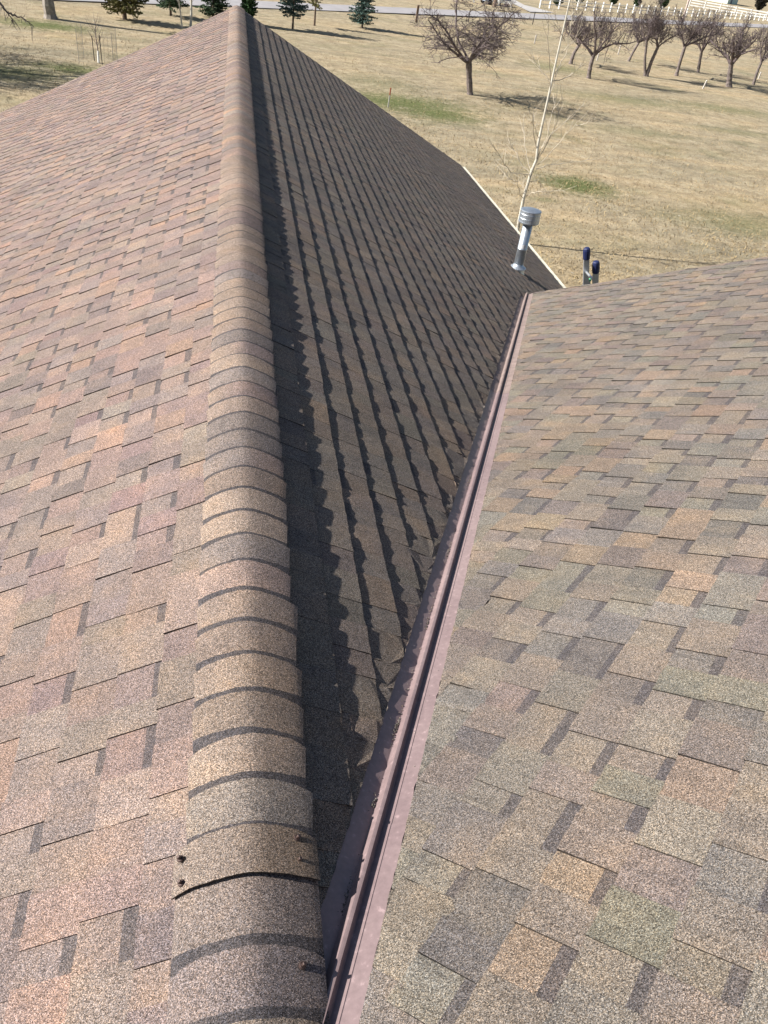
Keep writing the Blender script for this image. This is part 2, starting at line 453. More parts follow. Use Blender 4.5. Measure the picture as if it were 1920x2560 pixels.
uW, vW, nW = np.array([q, q, 0]), np.array([-q*cs, q*cs, -sn]), np.array([-q*sn, q*sn, cs])
OR_ = np.array([X0, 0, ZR])
WR = 8.16                                      # wing gable rake, measured along the wing
slope_polys = {
    'right': [(-3, 0), (YEND-.03, 0), (YEND-.03, EAVE-.02), (6.2, EAVE-.02), (6.2, 2.4), (.2, .0), (-3, .3)],
    'left': [(-3, 0), (YEND-.03, 0), (YEND-.03, EAVE+.25), (-3, EAVE+.25)],
    'wing': [(.1, -.95), (WR-.02, -.95), (WR-.02, .4202/.9074*WR+.0), (.02, -.0)]}
def wing_u(a, v):                              # wing coordinate of a point on the right slope
    P = OR_+uR*a+vRt*v; return (P-Jp)@uW
vl = [.2814+EXPO*k for k in range(-1, 35)]
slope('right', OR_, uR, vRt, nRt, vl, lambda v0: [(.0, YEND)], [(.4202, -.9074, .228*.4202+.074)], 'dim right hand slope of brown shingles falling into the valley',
      keep=lambda a, b, v0, v1: wing_u(a, v0) > WR-.4, light_tone=(1.06, 1.0, .95), pband=.3, tvar=.6, heights=(.0104, .0094, .0014))
slope('left', OR_, uR, vLf, nLf, [.2*0+.115+EXPO*k for k in range(0, 37)], lambda v0: [(-.6, YEND)], [], 'sunlit rosy brown shingle slope on the far side of the ridge', light_tone=(1.30, 1.135, 1.115), pband=.55, tvar=.8, heights=(.0108, .0070, .0037))  # same shingles, their sunlit look painted in as a lighter, pinker colour
slope('wing', Jp, uW, vW, nW, [-.95+EXPO*k for k in range(0, 34)], lambda v0: [(max(.0, -.2), WR)], [(.4202, -.9074, .078), (q, -q*cs, .03)], 'tan shingle slope of the angled roof wing', light_tone=(1.07, 1.03, .975), pband=.75, tvar=.95, heights=(.0108, .0070, .0037))

# back slope of the wing and the walls below (out of the picture, there for the building's sake)
ridge_w = Jp+vW*-.95
bv = np.array([q*cs, -q*cs, -sn])
new_mesh('roof_slope', [ridge_w+uW*.0, ridge_w+uW*WR, ridge_w+uW*WR+bv*5, ridge_w+bv*5], [(0, 1, 2, 3)], M_SH, house, [np.array([.17, .135, .115])], tuple(house.location))
def prism(mb, prof, O, U, s0, s1):
    n = len(prof); A = [O+U*s0+p for p in prof]; B = [O+U*s1+p for p in prof]
    mb.add(A+B, [tuple(range(n-1, -1, -1)), tuple(range(n, 2*n))]+[(i, (i+1) % n, n+(i+1) % n, n+i) for i in range(n)])
mb = MB(); hw = EAVE*cs-.45
prism(mb, [np.array([0, 0, ZR-.06]), np.array([hw, 0, ZR-.06-hw*.5]), np.array([hw, 0, 0]), np.array([-hw, 0, 0]), np.array([-hw, 0, ZR-.06-hw*.5])], np.array([X0, 0, 0]), uR, -2.8, YEND-.35)
mb.build('wall', M_WALL, house)
mb = MB(); wx = np.array([q, -q, 0]); rw = .95*cs
prism(mb, [np.array([0, 0, ridge_w[2]-.06]), wx*4.3+np.array([0, 0, ridge_w[2]-.06-4.3*.5]), wx*4.3, wx*-3.6, wx*-3.6+np.array([0, 0, ridge_w[2]-.06-3.6*.5])], np.array([ridge_w[0], ridge_w[1], 0]), uW, 3.2, WR-.3)
mb.build('wall', M_WALL, house)
# rake edges and the cream drip edge along the eave
mb = MB(); mb.bar(OR_+uR*(YEND+.008)+nRt*-.02, OR_+uR*(YEND+.008)+vRt*EAVE+nRt*-.02, .016, .05, nRt); mb.build('rake_trim', M_VAL_OLD, house)
mb = MB(); mb.bar(OR_+uR*(YEND+.008)+nLf*-.02, OR_+uR*(YEND+.008)+vLf*(EAVE+.25)+nLf*-.02, .016, .05, nLf); mb.build('rake_trim', M_VAL_OLD, house)
mb = MB(); mb.bar(Jp+uW*(WR+.008)+vW*-.95-.022*nW, Jp+uW*(WR+.008)+vW*3.72-.022*nW, .016, .05, nW); mb.build('rake_trim', M_VAL_OLD, house)
mb = MB()
e0 = OR_+vRt*(EAVE+.02)
e0 = OR_+vRt*(EAVE+.03); GA = (uR, np.array([1., 0, 0]), np.array([0, 0, 1.])); mid = e0+uR*(YEND+7.6)/2; gl = (YEND-7.6)/2
mb.box(mid+np.array([.078, 0, -.030]), gl, .026, .004, GA)
mb.box(mid+np.array([.101, 0, -.078]), gl, .004, .045, GA)
mb.box(mid+np.array([.045, 0, -.122]), gl, .058, .004, GA)
mb.box(mid+np.array([-.012, 0, -.080]), gl, .004, .045, GA)
for k in range(1, 8):
    mb.box(e0+uR*(8.3+k*1.15)+np.array([.046, 0, -.025]), .02, .052, .003, GA)
mb.box(e0+uR*(YEND+.002)+np.array([.045, 0, -.078]), .004, .06, .049, GA)
mb.build('gutter', M_CREAM, house)

# ------------------------------------------------------------------ ridge vent and cap shingles
CR = CZ-1.61                                   # crown of the caps
HWID = .146
def cap_z(x): return CR-.5*(math.sqrt(x*x+.047**2)-.047)-(.012 if x < 0 else .005)*(abs(x)/.146)**6
vent = MB()
xs = np.linspace(-HWID+.012, HWID-.012, 9)
prof = [np.array([x, 0, cap_z(x)-.009]) for x in xs]+[np.array([x, 0, ZR-.5*abs(x)-.004]) for x in xs[::-1]]
prism(vent, prof, np.array([X0, 0, 0]), uR, .02, YEND-.02)
ridge = vent.build('ridge_vent', M_BLACK, house)
def crown_y(py):
    v = ray(640, py); return v[1]*((CR-CZ)/v[2])
def make_cap(yf, yn, rise_far, rise_near, band, c1, c2, thick=.0045, jag=1.0, nx=27, band_len=.028, hwid=HWID):
    xs = np.linspace(-1, 1, nx)
    hl, hr = hwid+rng.normal(0, .0022)*jag+(0 if jag >= 1 else .012), hwid+rng.normal(0, .003)*jag
    lift_l, lift_r = rng.normal(0, .0016)*jag, rng.normal(.001, .0017)*jag
    ys = [yf, yf-.25*(yf-yn), yf-.6*(yf-yn), yn+band_len+.012, yn]
    V = []; F = []; CC = []
    sk = rng.normal(0, .004)*jag
    for j, y in enumerate(ys):
        t = (yf-y)/(yf-yn)
        for x in xs:
            X = x*(hl if x < 0 else hr)*(1.0-(.065 if jag >= 1 else .0)*t); e = abs(x)**3
            z = cap_z(X)+rise_far*(1-t)+rise_near*t+.002*math.sin(math.pi*min(1, t*1.1))*(1 if jag >= 1 else 0)+e*(lift_l if x < 0 else lift_r)*(1-t) + rng.normal(0, .00006)
            yy = y + sk*x + rng.normal(0, .0008) + (-.016*abs(x)**5 if j == 0 else 0)
            V.append((X0+X, yy, z))
    n = nx; m = len(ys)
    for j in range(m-1):
        for i in range(n-1):
            F.append((j*n+i, (j+1)*n+i, (j+1)*n+i+1, j*n+i+1))
            w = 1/(1+math.exp(-6*(xs[i]-mixc)))
            CC.append(BAND*.78 if (band and j == m-2) else c1*(1-w)+c2*w)
    b = len(V)
    per = [i for i in range(n)] + [j*n+n-1 for j in range(1, m)] + [(m-1)*n+i for i in range(n-2, -1, -1)] + [j*n for j in range(m-2, 0, -1)]
    for k in per: x, y, z = V[k]; V.append((x, y, z-thick))
    L = len(per)
    for i in range(L):
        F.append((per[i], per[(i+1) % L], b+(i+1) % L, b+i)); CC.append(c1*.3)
    return np.array(V), F, CC
def cap_tint():
    c = np.array([p[0] for p in PALETTE])[rng.choice([0, 1, 2, 4, 6, 6, 7, 7, 8, 0, 1])]; return c*(1+rng.normal(0, .08))*np.array([1.23, 1.10, 1.04])
Y0, EC = 2.6629, .1252
caps = []
k0 = -int((YEND-Y0)/EC)
for k in range(k0, 14):
    caps.append((Y0-k*EC, Y0-(k+1)*EC-.02, rng.uniform(.006, .010), .0, True))
yl = crown_y(2188); ya = crown_y(2062); yb = crown_y(2365); yc = crown_y(2551)
for (yf, yn, rf, rn_, bd) in caps:
    c1, c2 = cap_tint(), cap_tint(); mixc = rng.uniform(-.6, .6)
    if rng.random() < .8: c2 = c1
    v, f, c = make_cap(yf+rng.normal(0, .0015), yn, rf, rn_, bd, c1, c2)
    ce = (X0, (yf+yn)/2, CR); o = new_mesh('ridge_cap', v, f, M_SH, None, c, ce, smooth=False); o.parent = ridge
    o.matrix_parent_inverse = Matrix.Translation(-Vector(house.location))
def special(yf, yn, rf, rn_, bd, c1, c2, **kw):
    global mixc
    mixc = .0; v, f, c = make_cap(yf, yn, rf, rn_, bd, np.array(c1), np.array(c2), jag=.4, **kw)
    ce = (X0, (yf+yn)/2, CR); o = new_mesh('ridge_cap', v, f, M_SH, None, c, ce); o.parent = ridge
    o.matrix_parent_inverse = Matrix.Translation(-Vector(house.location)); return o
special(yl+.09, yb-.02, .0, .0, True, (.195, .158, .138), (.185, .150, .134), band_len=.032)
special(yb, yc-.02, .006, .0, True, (.175, .143, .135), (.17, .14, .132), band_len=.03)
special(yc, .12, .006, .0, False, (.21, .168, .135), (.205, .165, .135))
tag(special(ya, yl, .006, .016, False, (.205, .165, .138), (.22, .162, .118), thick=.006, hwid=HWID+.004), 'end cap shingle with its front edge lifted over a black gap')
# screws through the last caps
for px, py in [(450, 2146), (452, 2207), (743, 2094), (747, 2150), (757, 2413)]:
    sgn = -1 if px < 600 else 1
    nn = np.array([sgn*sn, 0, cs]); P0 = np.array([X0+sgn*.10, 0, cap_z(.10)+.010])
    P = on_plane(px, py, nn, P0)
    mb = MB(); mb.lathe(P-nn*.004, nn, [(0, .0075), (.004, .0078), (.0055, .006)], 14)
    mb.lathe(P+nn*.001, nn, [(0, .0045), (.0075, .0045), (.0085, .0035)], 6)
    o = mb.build('screw', M_SCREW, None, tuple(P)); o.parent = ridge; o.matrix_parent_inverse = Matrix.Translation(-Vector(house.location))

# ------------------------------------------------------------------ valley flashing
vd = np.cross(nRt, nW); vd /= np.linalg.norm(vd); vd *= np.sign(vd[1])
eL = np.cross(nRt, vd); eL *= (1 if eL@vRt < 0 else -1)
eR = np.cross(nW, vd); eR *= (1 if eR@vW < 0 else -1)
nm = nRt+nW; nm /= np.linalg.norm(nm)
vroot = MB()
def val_section(a, off, wide=.098):
    B = Jp+vd*a
    return [B+eL*wide+nRt*(-.0015+off), B+eL*.0215+nRt*(.0005+off), B+eL*.018+nm*(.003+off), B+eL*.0045+nm*(.0255+off), B-eL*.0+nm*(.0275+off), B+eR*.0045+nm*(.0255+off), B+eR*.013+nm*(.004+off), B+eR*.0165+nW*(.0008+off),
            B+eR*.036+nW*(.0012+off), B+eR*.0375+nW*(.0030+off), B+eR*.039+nW*(.0012+off), B+eR*wide+nW*(-.0015+off)]
first = None
for a0, a1, off, mat in [(.12, .845, .0022, M_VAL), (.80, 4.75, 0.0, M_VAL), (4.70, WR/.9074-.04, .0018, M_VAL_OLD)]:
    n = max(2, int((a1-a0)/.25)); V = []; F = []
    for i in range(n+1):
        a = a0+(a1-a0)*i/n; w = rng.normal(0, .0006)
        V += [p+nm*w for p in val_section(a, off)]
    K = 12
    for i in range(n):
        for j in range(K-1): F.append((i*K+j, (i+1)*K+j, (i+1)*K+j+1, i*K+j+1))
    o = new_mesh('valley_flashing', V, F, mat, house, loc=tuple(house.location))
    sm = o.modifiers.new('thickness', 'SOLIDIFY'); sm.thickness = .0012; sm.offset = 0
    if first is None: first = o
# loose granules washed down the metal
mb = MB()
for a, cnt, sp in [(.62, 90, .03), (.30, 60, .03), (1.2, 50, .03), (1.75, 25, .02), (2.3, 40, .04), (3.1, 30, .05), (.9, 25, .01), (1.5, 14, .4), (2.0, 30, .8), (3.5, 40, 1.0)]:
    for k in range(cnt):
        P = Jp+vd*(a+rng.normal(0, sp))+eL*(.0235+abs(rng.normal(0, .004)))+nRt*.0028
        s = rng.uniform(.0008, .0016); A, _ = np.linalg.qr(rng.normal(size=(3, 3))); mb.box(P, s, s*.8, s, A, tint()*rng.uniform(.5, 1.6))
for k in range(160):
    P = Jp+vd*rng.uniform(.3, 6)+(eL if rng.random() < .5 else eR)*rng.uniform(.02, .062)
    P = P+nm*.0022; s = rng.uniform(.0005, .0011); mb.box(P, s, s, s, None, np.array([.4, .35, .3])*rng.uniform(.5, 1.3))
o = mb.build('loose_granules', M_SH, None, tuple(house.location), cols=True); o.parent = first; o.matrix_parent_inverse = Matrix.Translation(-Vector(house.location)); o['kind'] = 'stuff'

# ------------------------------------------------------------------ flue pipe
fb = on_plane(1293, 676, nRt, OR_)
flue = MB()
ax = np.array([.0, .0, 1.0])
flue.lathe(fb+ax*-.08, ax, [(0, .062), (.36, .062), (.362, .064), (.375, .064), (.377, .062), (.70, .062)], 24)
fl = flue.build('flue_pipe', M_GALV, house); fl.data.shade_smooth(); tag(fl, 'galvanised flue pipe with round cap on the dim slope')
mb = MB(); mb.lathe(fb+ax*.62, ax, [(0, .10), (.004, .131), (.02, .134), (.022, .131), (.060, .131), (.062, .1335), (.066, .131), (.112, .131), (.114, .1335), (.118, .131), (.150, .131), (.153, .134), (.158, .128), (.161, .118), (.172, .06), (.176, .0)], 32)
def sub(mb, name, mat, parent):
    o = mb.build(name, mat, None, tuple(house.location)); o.parent = parent; o.matrix_parent_inverse = Matrix.Translation(-Vector(house.location)); return o
sub(mb, 'flue_cap', M_GALV, fl)
mb = MB(); mb.lathe(fb+ax*.035, ax, [(0, .108), (.008, .108), (.035, .074), (.055, .064)], 24); sub(mb, 'storm_collar', M_GALV, fl)
mb = MB(); mb.lathe(fb-ax*.07, ax, [(0, .118), (.05, .098), (.115, .088)], 24)
sub(mb, 'flashing_cone', M_GALV, fl)
tw = np.array([-.19, -.98, 0]); sx = np.array([.98, -.19, 0])
mb = MB(); 
for i in range(-2, 2):
    a0, a1 = i*.3, (i+1)*.3
    P = [fb+ax*h+(tw*math.cos(a)+sx*math.sin(a))*.0632 for h in (.305, .355) for a in (a0, a1)]
    mb.add(P, [(0, 1, 3, 2)])
sub(mb, 'sticker', M_STICK, fl)

# ------------------------------------------------------------------ extension ladder at the eave
lx, zE = 4.86, ZR-2.36
lad = empty('extension_ladder', (lx+(zE)*.27, 9.5, 0), 'aluminium extension ladder with blue rubber mitts leaning on the eave', 'ladder')
def rail_pt(Y, s): return np.array([lx-.27*s, Y, zE+s])
dr = np.array([-.27, 0, 1.0])/math.hypot(1, .27); dx = np.array([1.0, 0, .27])/math.hypot(1, .27)
for Y, s in ((9.70, .85), (9.35, .80)):
    mb = MB(); a, b = rail_pt(Y, -zE+.02), rail_pt(Y, s-.08)
    a = rail_pt(Y, -(zE)+.01)
    mb.box((a+b)/2, np.linalg.norm(b-a)/2, .014, .038, (dr, np.array([0, 1., 0]), dx)); 
    r = mb.build('rail', M_ALU, lad)
    mb = MB(); T = rail_pt(Y, s)
    mb.lathe(T-dr*.165, dr, [(0, .040), (.01, .046), (.06, .049), (.12, .049), (.148, .044), (.162, .030)], 12)
    o = mb.build('rubber_mitt', M_BLUE, None, tuple(lad.location)); o.parent = r; o.matrix_parent_inverse = Matrix.Translation(-Vector(lad.location))
for i in range(13):
    s = .52-.305*i
    if zE+s < .1: break
    mb = MB(); mb.tube([rail_pt(9.35, s), rail_pt(9.70, s)], .017, 8); mb.build('rung', M_ALU, lad)
for Y in (9.76, 9.29):
    mb = MB(); a, b = rail_pt(Y, -2.9)+dx*.05, rail_pt(Y, .36 if Y > 9.5 else -.2)+dx*.05
    mb.box((a+b)/2, np.linalg.norm(b-a)/2, .014, .036, (dr, np.array([0, 1., 0]), dx)); r = mb.build('rail', M_ALU, lad)
    mb = MB(); mb.box(b+dr*.012, .016, .020, .042, (dr, np.array([0, 1., 0]), dx)); o = mb.build('end_cap', M_GREEN, None, tuple(lad.location)); o.parent = r; o.matrix_parent_inverse = Matrix.Translation(-Vector(lad.location))

# ------------------------------------------------------------------ trees
def unit(v): return v/(np.linalg.norm(v)+1e-9)
def perturb(r, d, ang):
    a = r.normal(size=3); a -= d*(a@d); a = unit(a); return unit(d*math.cos(ang)+a*math.sin(ang))
def grow(r, out, p, d, L, rad, depth, P):
    seg = P['seg'][depth]; n = max(3, int(L/seg)); pts = [p]; dirs = [d]
    for i in range(n):
        d = unit(d+r.normal(0, P['wig'][depth], 3)+np.array([0, 0, P['trop'][depth]*((i/n)*2-P['tshift'][depth])]))
        p = p+d*L/n
        if p[2] < .15: p = np.array([p[0], p[1], .15])
        pts.append(p); dirs.append(d)
    tip = P['tip'][depth]
    rr = np.linspace(rad, max(rad*tip, P['rmin']), n+1)
    out.append((depth, np.array(pts), rr))
    if depth+1 >= len(P['seg']): return
    m = P['n'][depth]; m = max(1, int(round(m*r.uniform(.75, 1.25))))
    for k in range(m):
        t = P['start'][depth]+(1-P['start'][depth])*((k+r.random())/m); i = min(n, max(1, int(t*n)))
        cd = perturb(r, dirs[i], math.radians(r.uniform(*P['ang'][depth])))
        cd = unit(cd*np.array([1, 1, P.get('flat', 1.0)]))
        if r.random() < P['up'][depth]: cd = unit(cd*.35+np.array([0, 0, 1.0]))
        grow(r, out, pts[i], cd, L*r.uniform(*P['lr'][depth])*(1.15-.5*t), max(rr[i]*P['rr'][depth], P['rmin']), depth+1, P)
APPLE = dict(seg=[.3, .25, .2, .15], wig=[.15, .2, .22, .2], trop=[-.10, -.16, -.16, .02], tshift=[.7, .5, .4, 0], tip=[.35, .3, .35, .6], n=[9, 7, 4, 0],
             start=[.22, .15, .1, 0], ang=[(35, 75), (30, 80), (25, 70)], up=[.10, .18, .2], lr=[(.40, .7), (.35, .7), (.4, .8)], rr=[.5, .45, .5], rmin=.0075)
def bare_tree(name, base, trunks, seed, P, label, cat='tree', group=None, mats=None, limbs=6, L=2.8, spread=(20, 52), lrad=.075, wide=1.0, axis=None):
    """trunks: list of polylines [(pts, radii)] in world space; limbs grow from each trunk's top"""
    r = np.random.default_rng(seed); base = np.asarray(base, float)
    root = empty(name, tuple(base), label, cat, group)
    mt, mk = mats or (M_BARK_A, M_TWIG_A)
    tm = MB()
    for pts, rad in trunks: 
        pts = np.asarray(pts, float)
        # flare and knuckles
        tt = np.linspace(0, 1, 12); k = np.linspace(0, 1, len(pts))
        pp = np.stack([np.interp(tt, k, pts[:, i]) for i in range(3)], 1); rr = np.interp(tt, k, rad)*(1+r.normal(0, .06, 12)); rr[0] *= 1.35
        pp[0][2] = min(pp[0][2], base[2]-.1)
        tm.tube(pp, rr, 10)
    tm.build('trunk', mt, root)
    out = []
    for pts, rad in trunks:
        top = np.asarray(pts[-1]); td = unit(np.asarray(pts[-1])-np.asarray(pts[-2]))
        for i in range(limbs):
            az = 2*math.pi*(i+r.uniform(-.3, .3))/limbs; el = math.radians(r.uniform(*spread))
            d = np.array([math.cos(az)*math.cos(el), math.sin(az)*math.cos(el), math.sin(el)]); d = unit(d+td*P.get('lead', .35))
            t = r.uniform(.80, 1.0); p = np.asarray(pts[-2])*(1-t)+top*t
            grow(r, out, p, d, L*r.uniform(.75, 1.15), lrad*r.uniform(.7, 1.1), 0, P)
    cm = MB()
    for dep, pts, rr in out: cm.tube(pts, rr, 7 if dep == 0 else (5 if dep == 1 else 3), cap=False)
    cm.build('crown', mk, root)
    return root

def pxh(px, py, base):                          # point above/near a base seen at pixel, in the base's depth plane
    return at_y(px, py, base[1])
# the spreading apple tree standing alone
SPREAD = dict(APPLE, flat=.38, lead=.0, trop=[-.09, -.11, -.16, -.03], up=[.03, .07, .10], lr=[(.35, .6), (.3, .6), (.4, .8)], n=[11, 7, 4, 0])
b = ground(1175, 237)
bare_tree('apple_tree', b, [([b, pxh(1173, 195, b), pxh(1172, 152, b)], [.175, .155, .165])], 5, SPREAD,
          'lone spreading bare apple tree with drooping twigs on the open lawn', limbs=10, L=3.7, spread=(14, 34), lrad=.08)
ORCH = dict(APPLE); ORCH['n'] = [7, 6, 4, 0]; ORCH['up'] = [.45, .5, .35]; ORCH['trop'] = [.0, -.05, -.06, .02]; ORCH['flat'] = .75; ORCH['rmin'] = .0085
orchard = [  # base px, trunk px path, radius, seed, label, length
    ((1426, 160), [(1434, 135), (1449, 110)], .15, 21, 'bare orchard tree leaning right with its trunk crossed by the twiggy fork tree beside it', 2.2),
    ((1471, 196), [(1476, 165), (1484, 138)], .17, 22, 'bare orchard tree with kinked trunk forking low above a line of shadow', 2.6),
    ((1571, 154), [(1583, 130), (1597, 106)], .12, 23, 'slim bare orchard tree leaning right, set back behind the double trunk tree', 1.9),
    ((1691, 188), [(1700, 155), (1713, 114)], .15, 25, 'bare orchard tree with bowed trunk beside a small stump shoot', 2.1),
    ((1745, 180), [(1750, 150), (1754.5, 127)], .14, 26, 'upright bare orchard tree with fan shaped crown and straight trunk', 2.1),
    ((1822, 217), [(1824, 190), (1828, 160)], .24, 27, 'stout bare orchard tree with thick dark trunk splitting into a wide V', 2.7),
    ((1883, 212), [(1893, 180), (1904, 154)], .13, 28, 'bare orchard tree leaning right at the outer end of the row', 2.2)]
for bp, path, rad, seed, lab, L in orchard:
    b = ground(*bp); pts = [b]+[pxh(x, y, b) for x, y in path]
    bare_tree('apple_tree', b, [(pts, [rad, rad*.82, rad*.8])], seed, ORCH, lab, 'tree', 'bare orchard trees in a row', limbs=6+seed%2, L=L*(1.1+.12*(seed%3)), spread=(4+6*(seed%3), 62), lrad=rad*.5)
b = ground(1613, 190)
bare_tree('apple_tree', b, [([b, pxh(1612, 150, b), pxh(1617, 101, b)], [.12, .10, .09]), ([b+np.array([.1, 0, 0]), pxh(1628, 155, b), pxh(1644, 119, b)], [.15, .13, .12])], 24, ORCH,
          'double trunked bare orchard tree, one stem upright and one leaning', 'tree', 'bare orchard trees in a row', limbs=5, L=2.2, spread=(30, 70), lrad=.065)

# young aspen beside the eave: trunk and branches follow the photograph in the tree's own plane
ab = ground(1290, 610); AY = ab[1]
asp = empty('aspen_tree', tuple(ab), 'young pale barked aspen without leaves standing behind the flue pipe', 'tree')
tp = [(1296, 560), (1309, 495), (1328, 430), (1341, 400), (1345, 360), (1356, 310), (1367, 260), (1380, 200), (1393, 140), (1409, 70), (1425, 0)]
tpts = [ab-np.array([0, 0, .1])]+[at_y(x, y, AY) for x, y in tp]
top = tpts[-1]; tpts += [top+np.array([.02, .05, .7]), top+np.array([-.05, .0, 1.6]), top+np.array([.05, 0, 2.6])]
mb = MB(); mb.tube(tpts, np.linspace(.050, .009, len(tpts))*np.array([1.15]+[1]*(len(tpts)-1)), 9); mb.build('trunk', M_BARK_W, asp)
def z7(l): return [(1220+x/5.925, 250+y/5.925) for x, y in l]
def z4(l): return [(1060+x/3.77, y/3.77) for x, y in l]
brs = [z7([(510, 1440), (440, 1290), (430, 1130)]), z7([(435, 1210), (300, 1160), (250, 1060)]), z7([(540, 1400), (525, 1250), (545, 1190)]), z7([(610, 1070), (470, 920), (380, 730), (300, 590)]),
       z7([(640, 1060), (570, 850), (540, 600), (525, 450)]), z7([(720, 720), (665, 450), (650, 250), (680, 90)]), z7([(745, 550), (690, 420), (660, 300)]), z7([(725, 965), (870, 840), (1100, 580), (1300, 360), (1390, 270)]),
       z7([(1300, 370), (1450, 360), (1600, 260)]), z7([(725, 870), (830, 650), (950, 480), (1130, 330), (1270, 210), (1410, 60)]), z7([(740, 820), (870, 560), (930, 250), (1000, 0)]), z7([(735, 880), (960, 480), (1040, 250), (1110, 0)]),
       z7([(715, 1020), (900, 960), (1100, 940), (1620, 870)]), z7([(560, 1430), (660, 1370), (780, 1350), (1100, 1340)]), z7([(620, 1210), (740, 1210), (830, 1320)]), z7([(640, 1100), (350, 1090), (200, 860), (90, 680)]),
       z4([(1200, 780), (1130, 700), (1060, 590), (1020, 520)]), z4([(1215, 765), (1330, 745), (1410, 690), (1470, 620)]), z4([(1380, 160), (1440, 80), (1480, 0), (1500, -80)]), z4([(1235, 700), (1310, 560), (1360, 450), (1390, 200), (1400, 40)]),
       z4([(1190, 860), (1185, 640), (1170, 400), (1165, 150)]), z4([(1185, 900), (1250, 700), (1230, 520)]), z4([(1300, 500), (1420, 380), (1480, 250)]), z4([(1330, 390), (1250, 250), (1230, 120)])]
cm = MB(); r = np.random.default_rng(3)
for l in brs:
    dy = r.uniform(-1, 1); n = len(l); P3 = []
    for i, (x, y) in enumerate(l):
        P3.append(at_y(x, y, AY+dy*.28*i))
    P3 = np.array(P3); kk = np.linspace(0, 1, n); tt = np.linspace(0, 1, 3*n)
    P3 = np.stack([np.interp(tt, kk, P3[:, i]) for i in range(3)], 1)
    P3[1:] += r.normal(0, .012, (3*n-1, 3))
    cm.tube(P3, np.linspace(.012, .0045, 3*n), 5, cap=False)
    for k in range(int(3.2*n)):
        i = r.integers(n, 3*n); d = unit(unit(P3[i]-P3[i-1])+r.normal(0, .55, 3)); ln = r.uniform(.12, .45)
        cm.tube([P3[i], P3[i]+d*ln*.5+r.normal(0, .01, 3), P3[i]+d*ln+np.array([0, 0, .06])], [.0048, .0042, .0036], 3, cap=False)
for k in range(26):                              # upper crown above the frame
    t = r.uniform(.1, 1); p0 = top+np.array([0, 0, 2.5*t]); az = r.uniform(0, 6.28); d = unit(np.array([math.cos(az), math.sin(az), 1.3])); ln = r.uniform(.5, 1.3)*(1.2-t)
    cm.tube([p0, p0+d*ln*.5, p0+d*ln+np.array([0, 0, .2*ln])], [.012, .008, .004], 4, cap=False)
cm.build('crown', M_TWIG_W, asp)

def conifer(name, base, h, rad, z0, seed, mat, label, group=None, shape='cone', density=1.0, leaf=.15, trunk_r=.07, cat='tree'):
    r = np.random.default_rng(seed); base = np.asarray(base, float); root = empty(name, tuple(base), label, cat, group)
    mb = MB(); mb.tube([base-np.array([0, 0, .1]), base+np.array([.02, 0, h*.5]), base+np.array([0, 0, h*.98])], [trunk_r*1.2, trunk_r*.7, .012], 8); mb.build('trunk', M_BARK_P, root)
    fm = MB(); z = z0
    while z < h:
        t = (z-z0)/(h-z0)
        if shape == 'cone': R = rad*(1-t)**.85*(.55+.45*min(1, t*6+.35))
        elif shape == 'column': R = rad*math.sqrt(max(.02, 1-abs(2*t-.7)**2.2 if t > .35 else .6+t))
        else: R = rad*math.sqrt(max(.03, 1-(2*t-1)**2))
        nb = max(4, int(7*density*(1 if shape == 'cone' else 1.3)))
        for k in range(nb):
            az = r.uniform(0, 6.283); ln = R*r.uniform(.62, 1.15)
            dz = (-.12 if shape == 'cone' else .55) ; d = unit(np.array([math.cos(az), math.sin(az), dz+.25*t+r.normal(0, .08)]))
            zz = z+r.uniform(-.08, .08); p0 = base+np.array([0, 0, zz]); shade = r.uniform(.6, 1.35)
            m = max(3, int(ln/(leaf*.42)))
            for j in range(m):
                s = (j+r.random())/m
                if s < .12: continue
                wdt = .30*ln*(1-s)+.05
                for qn in range(2):
                    pc = p0+d*ln*s+np.array([0, 0, .10*ln*s*s]) + r.normal(0, .4, 3)*np.array([wdt, wdt, wdt*.45])
                    a = unit(d+r.normal(0, .55, 3)); b2 = unit(np.cross(a, r.normal(size=3))); L = leaf*r.uniform(.6, 1.3); W = leaf*r.uniform(.16, .34)
                    fm.add([pc-a*L*.5-b2*W, pc-a*L*.5+b2*W, pc+a*L*.5+b2*W*.5, pc+a*L*.5-b2*W*.5], [(0, 1, 2, 3)], (shade*r.uniform(.8, 1.2),)*3)
        z += (.17 if shape == 'cone' else .14)/max(.6, density)
    fm.build('crown', mat, root, cols=True)
    return root
g = 'young conifers along the far lawn'
conifer('spruce_tree', ground(731.6, 72), 4.3, 1.38, .85, 31, M_SPRUCE, 'blue green spruce on a bare lower trunk, with a long shadow', g, density=1.25)
conifer('pine_tree', ground(786, 64), 3.9, .95, 1.25, 32, M_PINE_Y, 'thin yellow green pine standing just behind the blue spruce', g, density=.9)
conifer('spruce_tree', ground(905, 70), 4.2, 1.30, .40, 33, M_SPRUCE, 'dense blue green spruce branching almost to the ground near the wooden post', g, density=1.35)
conifer('spruce_tree', ground(427, 40), 4.6, 1.40, .55, 34, M_SPRUCE_G, 'green spruce behind two pale slender trunks', g, density=1.3)
conifer('spruce_tree', ground(533, 46), 4.4, 1.36, .25, 35, M_SPRUCE_G, 'green spruce half hidden by the roof beside the far ridge end', g, density=1.3)
conifer('pine_tree', ground(312, 48), 4.6, 1.62, .50, 36, M_PINE_Y, 'yellowish pine with short pale trunk standing beyond the wire caged sapling', g, density=1.3, leaf=.18, trunk_r=.12)
conifer('juniper_tree', ground(621, 60), 6.2, .80, .25, 37, M_JUNI, 'narrow dark green columnar evergreen rising behind the far end of the ridge', None, shape='column', density=1.3)
